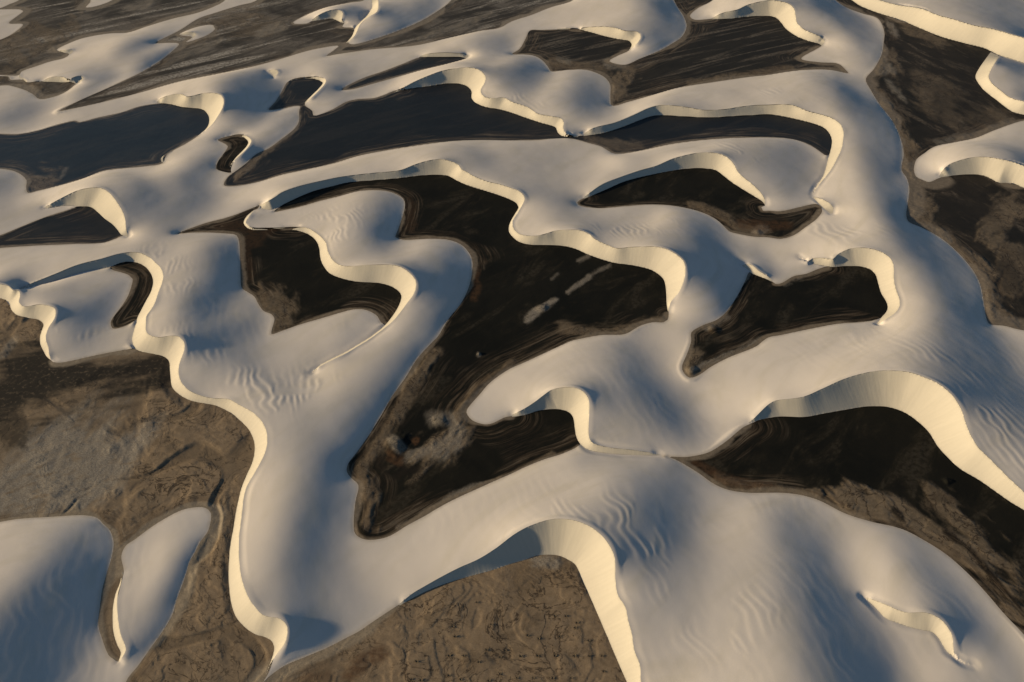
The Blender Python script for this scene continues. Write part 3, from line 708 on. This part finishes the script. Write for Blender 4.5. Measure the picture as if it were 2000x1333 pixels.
# ------------------------------------------------------------------ mesh cutting
idx = np.arange(ROWS * COLS).reshape(ROWS, COLS)
def tris_of(w=None):
    I = idx if w is None else idx[w]
    a, b, c, d = I[:-1, :-1].ravel(), I[:-1, 1:].ravel(), I[1:, 1:].ravel(), I[1:, :-1].ravel()
    par = ((a // COLS + a % COLS) % 2 == 0)[:, None]
    t1 = np.where(par, np.stack([a, b, c], 1), np.stack([a, b, d], 1))
    t2 = np.where(par, np.stack([a, c, d], 1), np.stack([b, c, d], 1))
    return np.vstack([t1, t2])

def clip(V, T, col):
    """keep the part of the triangles where V[:,col] > 0; V rows hold x, y and any other fields"""
    f = V[:, col]
    f = np.where(np.abs(f) < 1e-4, 1e-4, f)
    s = f > 0
    ins = s[T].sum(1)
    out = [T[ins == 3]]
    newV = []; base = len(V)
    E = []
    one = T[ins == 1]; two = T[ins == 2]
    def rot(Q, want):
        k = np.argmax(s[Q] == want, axis=1)
        r = np.arange(len(Q))
        return Q[r, k], Q[r, (k + 1) % 3], Q[r, (k + 2) % 3]
    parts = []
    if len(one):
        a, b, c = rot(one, True); parts.append(('one', a, b, c)); E += [np.stack([a, b], 1), np.stack([a, c], 1)]
    if len(two):
        a, b, c = rot(two, False); parts.append(('two', a, b, c)); E += [np.stack([a, b], 1), np.stack([a, c], 1)]
    if E:
        EE = np.sort(np.vstack(E), 1)
        key = EE[:, 0].astype(np.int64) * (len(V) + 1) + EE[:, 1]
        uq, first, inv = np.unique(key, return_index=True, return_inverse=True)
        inv = inv.ravel()
        e = EE[first]
        tt = (f[e[:, 0]] / (f[e[:, 0]] - f[e[:, 1]]))[:, None]
        NV = V[e[:, 0]] * (1 - tt) + V[e[:, 1]] * tt
        p = 0; ids = []
        for x in E:
            ids.append(base + inv[p:p + len(x)]); p += len(x)
        q = 0
        for kind, a, b, c in parts:
            ab, ac = ids[q], ids[q + 1]; q += 2
            if kind == 'one':
                out.append(np.stack([a, ab, ac], 1))
            else:
                out.append(np.stack([ab, b, c], 1)); out.append(np.stack([ab, c, ac], 1))
        V = np.vstack([V, NV])
    return V, np.vstack(out)

def link(name, V, T, mat, attrs=None, parent=None):
    use, inv = np.unique(T, return_inverse=True)
    T = inv.reshape(T.shape); V_ = V[use]
    me = bpy.data.meshes.new(name)
    nv, nt = len(V_), len(T)
    me.vertices.add(nv); me.loops.add(nt * 3); me.polygons.add(nt)
    me.vertices.foreach_set('co', np.ascontiguousarray(V_[:, :3], np.float32).ravel())
    me.loops.foreach_set('vertex_index', T.astype(np.int32).ravel())
    me.polygons.foreach_set('loop_start', np.arange(0, nt * 3, 3, dtype=np.int32))
    me.polygons.foreach_set('use_smooth', np.ones(nt, bool))
    me.update(calc_edges=True)
    for k, c in (attrs or {}).items():
        at = me.attributes.new(k, 'FLOAT', 'POINT')
        at.data.foreach_set('value', np.ascontiguousarray(V_[:, c], np.float32))
    me.materials.append(mat)
    o = bpy.data.objects.new(name, me)
    scene.collection.objects.link(o)
    if parent: o.parent = parent
    return o

# ------------------------------------------------------------------ materials
def nodes(name):
    m = bpy.data.materials.new(name); m.use_nodes = True
    return m, m.node_tree.nodes, m.node_tree.links, m.node_tree.nodes['Principled BSDF']

def mixc(n, l, fac, a, b):
    x = n.new('ShaderNodeMix'); x.data_type = 'RGBA'
    for s, v in ((x.inputs[0], fac), (x.inputs[6], a), (x.inputs[7], b)):
        if hasattr(v, 'is_linked'): l.new(v, s)
        elif isinstance(v, (int, float)): s.default_value = v
        else: s.default_value = (*v, 1)
    return x.outputs[2]

def noise(n, l, vec, scale, detail=4, rough=0.55, dist=0.0):
    t = n.new('ShaderNodeTexNoise'); t.inputs['Scale'].default_value = scale
    t.inputs['Detail'].default_value = detail; t.inputs['Roughness'].default_value = rough
    t.inputs['Distortion'].default_value = dist
    l.new(vec, t.inputs['Vector']); return t.outputs['Fac']

def ramp(n, l, fac, a, b):
    r = n.new('ShaderNodeMapRange'); r.inputs['From Min'].default_value = a; r.inputs['From Max'].default_value = b
    r.interpolation_type = 'SMOOTHSTEP'
    l.new(fac, r.inputs['Value']); return r.outputs['Result']

def mapping(n, l, vec, scale, rot=0.0):
    """anisotropic coordinates: scale along directions turned by rot"""
    mp = n.new('ShaderNodeMapping'); mp.vector_type = 'TEXTURE'
    mp.inputs['Scale'].default_value = [1.0 / q for q in scale]; mp.inputs['Rotation'].default_value = (0, 0, rot)
    l.new(vec, mp.inputs['Vector']); return mp.outputs['Vector']

def attr(n, name):
    a = n.new('ShaderNodeAttribute'); a.attribute_name = name; return a.outputs['Fac']

def math_(n, l, op, a, b=None):
    x = n.new('ShaderNodeMath'); x.operation = op
    for s, v in zip(x.inputs, (a, b)):
        if v is None: continue
        if hasattr(v, 'is_linked'): l.new(v, s)
        else: s.default_value = v
    return x.outputs[0]

def bump(n, l, h, strength, dist, prev=None):
    b = n.new('ShaderNodeBump'); b.inputs['Strength'].default_value = strength; b.inputs['Distance'].default_value = dist
    l.new(h, b.inputs['Height'])
    if prev is not None: l.new(prev, b.inputs['Normal'])
    return b.outputs['Normal']

# windblown sand
M_SAND, n, l, bs = nodes('windblown_sand')
pos = n.new('ShaderNodeNewGeometry').outputs['Position']
c1 = mixc(n, l, ramp(n, l, noise(n, l, pos, 0.02, 4), .35, .65), (.57, .530, .500), (.62, .577, .543))  # base colour lightened against the slip faces, to brighten the weakly lit backs
c2 = mixc(n, l, ramp(n, l, noise(n, l, mapping(n, l, pos, (.02, .09, 1), .9), 1.0, 4), .40, .85), c1, (.54, .502, .45))
ed = attr(n, 'edge')
wet = math_(n, l, 'MULTIPLY', ramp(n, l, math_(n, l, 'ADD', ed, math_(n, l, 'MULTIPLY', noise(n, l, pos, .25, 4), 2.0)), 3.2, 0.6), 0.55)
c3 = mixc(n, l, wet, c2, (.36, .31, .25))
l.new(c3, bs.inputs['Base Color'])
bs.inputs['Roughness'].default_value = 0.9
bs.inputs['Specular IOR Level'].default_value = 0.15
nb = bump(n, l, noise(n, l, mapping(n, l, pos, (.35, .16, .3), .3), 1.0, 3), .05, .25)
nb = bump(n, l, noise(n, l, pos, 2.2, 3), .12, .05, nb)
l.new(nb, bs.inputs['Normal'])

# slip face: smooth sand with avalanche streaks down the slope
M_SLIP, n, l, bs = nodes('slip_face_sand')
pos = n.new('ShaderNodeNewGeometry').outputs['Position']
cx = n.new('ShaderNodeCombineXYZ')
l.new(math_(n, l, 'MULTIPLY', attr(n, 'along'), 1.0), cx.inputs[0]); l.new(math_(n, l, 'MULTIPLY', attr(n, 'up'), 0.12), cx.inputs[1])
sv = cx.outputs[0]
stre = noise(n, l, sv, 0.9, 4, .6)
c1 = mixc(n, l, ramp(n, l, stre, .3, .7), (.43, .402, .345), (.458, .427, .367))  # same sand, colour darkened to tone down the sunlight on these faces
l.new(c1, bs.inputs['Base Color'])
bs.inputs['Roughness'].default_value = 0.9
bs.inputs['Specular IOR Level'].default_value = 0.12
nb = bump(n, l, stre, .16, .28)
nb = bump(n, l, noise(n, l, pos, .3, 4), .15, .2, nb)
l.new(nb, bs.inputs['Normal'])

def flat_material(name, base1, base2, rough, brown=(.105, .078, .052), brown2=(.150, .116, .080), rot=.5, aspect=(.012, .09), streak=.5,
                  light=(.20, .175, .145), patch=.3, spec=.2, rim=5.0, rimc=(.21, .172, .13), lines_on_base=.3, shore_w=9.0, shore_amt=.6, mud1=(.125, .096, .066), mud2=(.20, .158, .113)):
    m, n, l, bs = nodes(name)
    pos = n.new('ShaderNodeNewGeometry').outputs['Position']
    big = noise(n, l, pos, .022, 5, .6, .6)
    mats = noise(n, l, mapping(n, l, pos, (aspect[0], aspect[1], 1), rot), 1.0, 8, .66, .5)
    mats2 = noise(n, l, mapping(n, l, pos, (aspect[0] * 2.2, aspect[1] * 1.8, 1), rot + .25), 1.0, 6, .62, .9)
    fine = noise(n, l, pos, .45, 6, .62)
    grain = noise(n, l, pos, 2.4, 3, .6)
    c = mixc(n, l, ramp(n, l, big, .38, .62), base1, base2)
    mid = mixc(n, l, ramp(n, l, fine, .3, .7), brown, brown2)
    c = mixc(n, l, math_(n, l, 'MULTIPLY', ramp(n, l, mats, .49, .60), streak), c, mid)
    c = mixc(n, l, math_(n, l, 'MULTIPLY', ramp(n, l, mats2, .50, .40), streak * .75), c, base1)
    c = mixc(n, l, math_(n, l, 'MULTIPLY', math_(n, l, 'MULTIPLY', ramp(n, l, mats, .55, .63), ramp(n, l, fine, .35, .6)), patch), c, light)
    # shallow scarps and run-off lines in the mud
    def lines(scale, width, seed):
        t = noise(n, l, mapping(n, l, pos, (scale, scale * .75, 1), seed), 1.0, 6, .6, 1.4)
        d = math_(n, l, 'ABSOLUTE', math_(n, l, 'SUBTRACT', t, .5))
        return ramp(n, l, d, width, width * .15), t
    l1, t1 = lines(.040, .015, .3); l2, t2 = lines(.095, .020, 1.4)
    sel = ramp(n, l, noise(n, l, pos, .05, 3, .5), .43, .58)
    line = math_(n, l, 'MAXIMUM', math_(n, l, 'MULTIPLY', l1, ramp(n, l, big, .40, .55)), math_(n, l, 'MULTIPLY', l2, sel))
    c = mixc(n, l, math_(n, l, 'MULTIPLY', line, lines_on_base), c, (.014, .011, .009))
    mud = mixc(n, l, ramp(n, l, fine, .2, .8), mud1, mud2)
    mud = mixc(n, l, math_(n, l, 'MULTIPLY', ramp(n, l, noise(n, l, pos, .035, 5, .6, 1.0), .5, .68), .5), mud, tuple(.5 * q for q in mud1))
    mud = mixc(n, l, math_(n, l, 'MULTIPLY', line, .85), mud, (.030, .020, .013))
    c = mixc(n, l, attr(n, 'brown'), c, mud)
    pale = mixc(n, l, ramp(n, l, noise(n, l, pos, 1.6, 5, .7), .35, .7), (.175, .152, .125), (.285, .258, .222))
    pm = math_(n, l, 'MULTIPLY', attr(n, 'pale'), ramp(n, l, noise(n, l, mapping(n, l, pos, (.12, .3, 1), rot), 1.0, 5, .65), .24, .52))
    c = mixc(n, l, pm, c, pale)
    c = mixc(n, l, math_(n, l, 'MULTIPLY', attr(n, 'rust'), ramp(n, l, fine, .2, .6)), c, (.085, .045, .023))
    c = mixc(n, l, math_(n, l, 'MULTIPLY', attr(n, 'dark'), ramp(n, l, fine, .15, .5)), c, (.016, .013, .010))
    # shore lines left behind by the falling water
    ed = attr(n, 'edge'); toe = attr(n, 'toe')
    wv = noise(n, l, pos, .02, 3, .5)
    sx = n.new('ShaderNodeSeparateXYZ'); l.new(pos, sx.inputs[0])
    cb = n.new('ShaderNodeCombineXYZ')
    l.new(math_(n, l, 'MULTIPLY', ed, .6), cb.inputs[0]); l.new(math_(n, l, 'MULTIPLY', sx.outputs[0], .03), cb.inputs[1]); l.new(math_(n, l, 'MULTIPLY', sx.outputs[1], .03), cb.inputs[2])
    lam = noise(n, l, cb.outputs[0], 1.0, 5, .7, .6)
    reach = math_(n, l, 'MULTIPLY', ramp(n, l, wv, .30, .66), shore_w)
    within = n.new('ShaderNodeMapRange'); within.interpolation_type = 'SMOOTHSTEP'
    l.new(math_(n, l, 'DIVIDE', ed, math_(n, l, 'ADD', reach, .6)), within.inputs['Value'])
    within.inputs['From Min'].default_value = 1.5; within.inputs['From Max'].default_value = .5
    band = math_(n, l, 'MULTIPLY', math_(n, l, 'MULTIPLY', ramp(n, l, lam, .44, .58), within.outputs['Result']), toe)
    shore = mixc(n, l, ramp(n, l, lam, .52, .68), (.075, .052, .034), (.20, .165, .125))
    c = mixc(n, l, math_(n, l, 'MULTIPLY', band, shore_amt), c, shore)
    e = math_(n, l, 'ADD', ed, math_(n, l, 'MULTIPLY', noise(n, l, pos, .10, 5), 4.0))
    rr = math_(n, l, 'ADD', math_(n, l, 'MULTIPLY', ramp(n, l, noise(n, l, pos, .014, 3, .5), .36, .64), rim), 2.2)
    rm = n.new('ShaderNodeMapRange'); rm.interpolation_type = 'SMOOTHSTEP'
    l.new(math_(n, l, 'DIVIDE', e, rr), rm.inputs['Value']); rm.inputs['From Min'].default_value = 1.15; rm.inputs['From Max'].default_value = .75
    rc = mixc(n, l, ramp(n, l, fine, .35, .7), tuple(.75 * q for q in rimc), rimc)
    c = mixc(n, l, math_(n, l, 'MULTIPLY', rm.outputs['Result'], toe), c, rc)
    c = mixc(n, l, math_(n, l, 'MULTIPLY', ramp(n, l, grain, .40, .72), .25), c, (.015, .013, .011))
    l.new(c, bs.inputs['Base Color'])
    bs.inputs['Roughness'].default_value = rough
    bs.inputs['Specular IOR Level'].default_value = spec
    rough_amt = math_(n, l, 'ADD', math_(n, l, 'ADD', attr(n, 'brown'), attr(n, 'pale')), .3)
    nb = bump(n, l, math_(n, l, 'MULTIPLY', fine, rough_amt), .22, .25)
    nb = bump(n, l, math_(n, l, 'MULTIPLY', ramp(n, l, t1, .47, .53), rough_amt), .10, .5, nb)
    l.new(nb, bs.inputs['Normal'])
    return m
M_LAGOON = flat_material('dark_algae_bed', (.0058, .0062, .0050), (.011, .0105, .0078), .7, brown=(.020, .016, .010), brown2=(.032, .027, .018), streak=.5, patch=.08, rot=.9, aspect=(.02, .06), spec=.08, rim=3.5, lines_on_base=.0, shore_w=15.0, shore_amt=.55)
M_SLATE = flat_material('dark_slate_bed', (.0075, .0088, .0102), (.0105, .0118, .0130), .5, brown=(.024, .021, .018), brown2=(.036, .031, .026), streak=.35, patch=.0, rot=.6, aspect=(.012, .08), spec=.25, rim=3.0, lines_on_base=.0, shore_w=15.0, shore_amt=.6)
M_BLUE = flat_material('dark_damp_bed', (.010, .0145, .0195), (.015, .019, .024), .42, brown=(.030, .029, .027), brown2=(.042, .039, .035), streak=.35, patch=.0, rot=.7, aspect=(.015, .08), spec=.4, rim=3.0, lines_on_base=.0, shore_w=14.0, shore_amt=.6)
M_MARSH = flat_material('dark_marsh_bed', (.009, .008, .0065), (.023, .0185, .014), .75, brown=(.045, .035, .026), brown2=(.10, .078, .057), streak=.7, patch=.25, rot=1.95, aspect=(.02, .07), rim=11.0, lines_on_base=.7, rimc=(.20, .165, .128), shore_w=14.0)
M_RIB = flat_material('ribbed_marsh_bed', (.013, .012, .0105), (.020, .0175, .0145), .75, brown=(.060, .050, .040), brown2=(.115, .098, .080), streak=.8, patch=.3, rot=.5, aspect=(.010, .15), rim=6.0, lines_on_base=.2, shore_w=20.0, shore_amt=.7)
M_FAR = flat_material('grey_streaked_bed', (.034, .030, .026), (.13, .116, .102), .75, brown=(.15, .132, .114), brown2=(.27, .245, .215), light=(.36, .34, .31), streak=.85, patch=.95, rot=.63, aspect=(.006, .075), rim=9.0, lines_on_base=.4, rimc=(.24, .205, .165), shore_w=16.0)
M_MUD = flat_material('brown_mud_bed', (.15, .112, .076), (.195, .15, .104), .8, streak=.3, patch=.0, brown=(.15, .115, .078), brown2=(.215, .170, .120), mud1=(.185, .136, .088), mud2=(.255, .193, .130), rim=6.0, rimc=(.27, .225, .17))

# ------------------------------------------------------------------ build the setting
# a wide sheet of sand under everything, out to the horizon
me = bpy.data.meshes.new('ground')
R = 12000.0
me.from_pydata([(-R, -R, -7.0), (R, -R, -7.0), (R, R, -7.0), (-R, R, -7.0)], [], [(0, 1, 2, 3)])
me.materials.append(M_SAND)
og = bpy.data.objects.new('ground', me); scene.collection.objects.link(og); og['kind'] = 'structure'

rav = lambda a: a.ravel()
ALL = np.stack([rav(LX), rav(LY), rav(sand_z), rav(flat_z), rav(-sl_all), rav(fl_sd), rav(-fl_sd), rav(BROWN), rav(PALE), rav(RUST), rav(DARK), rav(toe_d), rav(np.ones(LX.shape))], 1)
T = tris_of()
V1, T1 = clip(ALL, T, 4)            # without the slip faces
Vf, Tf = clip(V1, T1, 5)            # flats
Vs, Ts = clip(V1, T1, 6)            # sand

# sand bodies that are cut off from each other become dunes of their own
STEP = 3
sm = (np.maximum(sl_all, fl_sd) < 0)[::STEP, ::STEP]
labm = np.full(sm.shape, -1)
comp = 0
for j0, i0 in np.argwhere(sm):
    if labm[j0, i0] >= 0: continue
    stack = [(j0, i0)]; labm[j0, i0] = comp
    while stack:
        j, i = stack.pop()
        for jj, ii in ((j + 1, i), (j - 1, i), (j, i + 1), (j, i - 1)):
            if 0 <= jj < sm.shape[0] and 0 <= ii < sm.shape[1] and sm[jj, ii] and labm[jj, ii] < 0:
                labm[jj, ii] = comp; stack.append((jj, ii))
    comp += 1
for _ in range(4):          # grow the labels over the borders
    for sh, ax in ((1, 0), (-1, 0), (1, 1), (-1, 1)):
        r = np.roll(labm, sh, ax)
        labm = np.where(labm < 0, r, labm)
cs = Vs[Ts].mean(1)
cj = np.clip(np.searchsorted(yr, cs[:, 1]) // STEP, 0, sm.shape[0] - 1)
cc = np.clip(np.searchsorted(ur, cs[:, 0] / (cs[:, 1] + 234)) // STEP, 0, sm.shape[1] - 1)
tl = labm[cj, cc]
u_, cnt = np.unique(tl, return_counts=True)
order = u_[np.argsort(-cnt)]
sizes = np.sort(cnt)[::-1]
dunes = []
VS = Vs[:, [0, 1, 2, 11]]
main_T = []
for k, (lb, sz) in enumerate(zip(order, sizes)):
    tt = Ts[tl == lb]
    if sz > 900 and lb >= 0:
        dunes.append([tt])
    else:
        dunes[0].append(tt)
dune_objs = []
for tt in dunes:
    o = link('sand_dunes' if not dune_objs else 'sand_dune', VS, np.vstack(tt), M_SAND, {'edge': 3})
    o['kind'] = 'structure'
    dune_objs.append((o, VS[np.unique(np.vstack(tt))][:, :2]))

# slip faces are parts of the dune they hang from
for fc, w, s, zz, along in face_fields:
    sub = np.full(LX.shape, -BIG); sub[w] = s
    # a face keeps only what no earlier face owns
    V = np.stack([rav(LX[w]), rav(LY[w]), rav(zz), rav(s), rav(along)], 1)
    nr = w[0].stop - w[0].start; nc = w[1].stop - w[1].start
    I = np.arange(nr * nc).reshape(nr, nc)
    a, b, c, d = I[:-1, :-1].ravel(), I[:-1, 1:].ravel(), I[1:, 1:].ravel(), I[1:, :-1].ravel()
    g = idx[w][:-1, :-1].ravel()
    par = ((g // COLS + g % COLS) % 2 == 0)[:, None]
    tt = np.vstack([np.where(par, np.stack([a, b, c], 1), np.stack([a, b, d], 1)), np.where(par, np.stack([a, c, d], 1), np.stack([b, c, d], 1))])
    V, tt = clip(V, tt, 3)
    if len(tt) < 4: continue
    mid = fc['C'][len(fc['C']) // 2]
    best, bo = 1e18, None
    for o, xy in dune_objs:
        dd = ((xy - mid) ** 2).sum(1).min()
        if dd < best - 1e-6: best, bo = dd, o
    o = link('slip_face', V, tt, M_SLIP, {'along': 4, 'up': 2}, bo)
    o['label'] = 'steep smooth slip face dropping from the dune crest'

# flats
MATS = dict(brown_left=('mud_flat', M_MUD), brown_bottom=('mud_flat', M_MUD), lagoon_upper_left=('damp_flat', M_BLUE), lagoon_long=('damp_flat', M_SLATE),
            lagoon_left=('damp_flat', M_SLATE), lagoon_sliver=('damp_flat', M_SLATE), ribbed_top=('marsh_flat', M_RIB), marsh_right=('marsh_flat', M_MARSH),
            dark_top_left=('marsh_flat', M_FAR), dark_far_left=('marsh_flat', M_FAR), dark_diagonal=('marsh_flat', M_FAR))
# which polygon each flat triangle belongs to
nbase = ROWS * COLS
cent = Vf[Tf].mean(1)
fid = np.full(len(Tf), -1)
ci = np.clip(np.searchsorted(ur, cent[:, 0] / (cent[:, 1] + 234)), 0, COLS - 1); ri = np.clip(np.searchsorted(yr, cent[:, 1]), 0, ROWS - 1)
fid = fl_id[ri, ci]
for k, fl in enumerate(flats):
    tt = Tf[fid == k]
    if len(tt) < 4: continue
    nm, mt = MATS.get(fl['name'], ('lagoon_bed', M_LAGOON))
    o = link(nm, Vf[:, [0, 1, 3, 7, 8, 9, 10, 11, 12]], tt, mt, {'brown': 3, 'pale': 4, 'rust': 5, 'dark': 6, 'edge': 7, 'toe': 8})
    o['kind'] = 'structure'

# ------------------------------------------------------------------ spiky tufts on the brown flat
TUFTS = [(932,1177),(960,1221),(889,1244),(877,1281),(906,1282),(950,1270),(987,1270),(814,1294),(977,1284),(877,1320),(935,1294),(977,1317),(822,1330),(804,1328),(900,1328),(955,1330),(885,1225),
 (1084,1204),(1105,1204),(1127,1217),(1124,1227),(1031,1242),(1052,1248),(1094,1244),(1150,1252),(1017,1282),(1050,1282),(1084,1282),(1122,1282),(1151,1282),(1176,1282),(1179,1312),(1010,1325),(1042,1325),(1080,1325),(1116,1325)]
M_TUFT, n, l, bs = nodes('dry_dark_leaf')
pos = n.new('ShaderNodeNewGeometry').outputs['Position']
l.new(mixc(n, l, ramp(n, l, noise(n, l, pos, 1.5, 3), .35, .65), (.055, .041, .025), (.10, .076, .047)), bs.inputs['Base Color'])
bs.inputs['Roughness'].default_value = .8

def tuft_mesh(seed):
    rnd = random.Random(seed); vs = []; fs = []
    for k in range(15):
        az = 2 * math.pi * k / 15 + rnd.uniform(-.25, .25)
        L = rnd.uniform(.7, 1.25); lean = rnd.uniform(.35, .95); wd = rnd.uniform(.07, .12)
        ca, sa = math.cos(az), math.sin(az)
        base = len(vs)
        for i in range(5):
            q = i / 4
            r = .06 + L * q * math.sin(lean * (.5 + .7 * q)); z = L * 1.1 * q * math.cos(lean * (.4 + .7 * q)) - .05
            w_ = wd * (1 - q) ** .7 + .006
            cxp, cyp = r * ca, r * sa
            vs += [(cxp - sa * w_, cyp + ca * w_, z), (cxp, cyp, z - w_ * .7), (cxp + sa * w_, cyp - ca * w_, z)]
        for i in range(4):
            a = base + i * 3
            fs += [(a, a + 1, a + 4, a + 3), (a + 1, a + 2, a + 5, a + 4), (a + 2, a, a + 3, a + 5)]
    me = bpy.data.meshes.new('grass_tuft'); me.from_pydata(vs, [], fs); me.update(); me.materials.append(M_TUFT)
    return me
tm = [tuft_mesh(q) for q in range(4)]
rnd = random.Random(4)
for q, p in enumerate(TUFTS):
    g = ground(np.array([p], float), 0.0)[0]
    i = int(np.clip(np.searchsorted(ur, g[0] / (g[1] + 234)), 1, COLS - 1)); j = int(np.clip(np.searchsorted(yr, g[1]), 1, ROWS - 1))
    z = flat_z[j - 1:j + 1, i - 1:i + 1].min()
    o = bpy.data.objects.new('grass_tuft', tm[q % 4])
    scene.collection.objects.link(o)
    o.location = (g[0], g[1], z - .05); o.rotation_euler = (0, 0, rnd.uniform(0, 6.28))
    sc_ = rnd.uniform(.95, 1.3); o.scale = (sc_, sc_, sc_ * rnd.uniform(.35, .5))
    o['label'] = 'small dark spiky tuft growing on the brown mud flat at the bottom'
    o['category'] = 'plant'
    o['group'] = 'spiky tufts scattered over the brown mud flat'
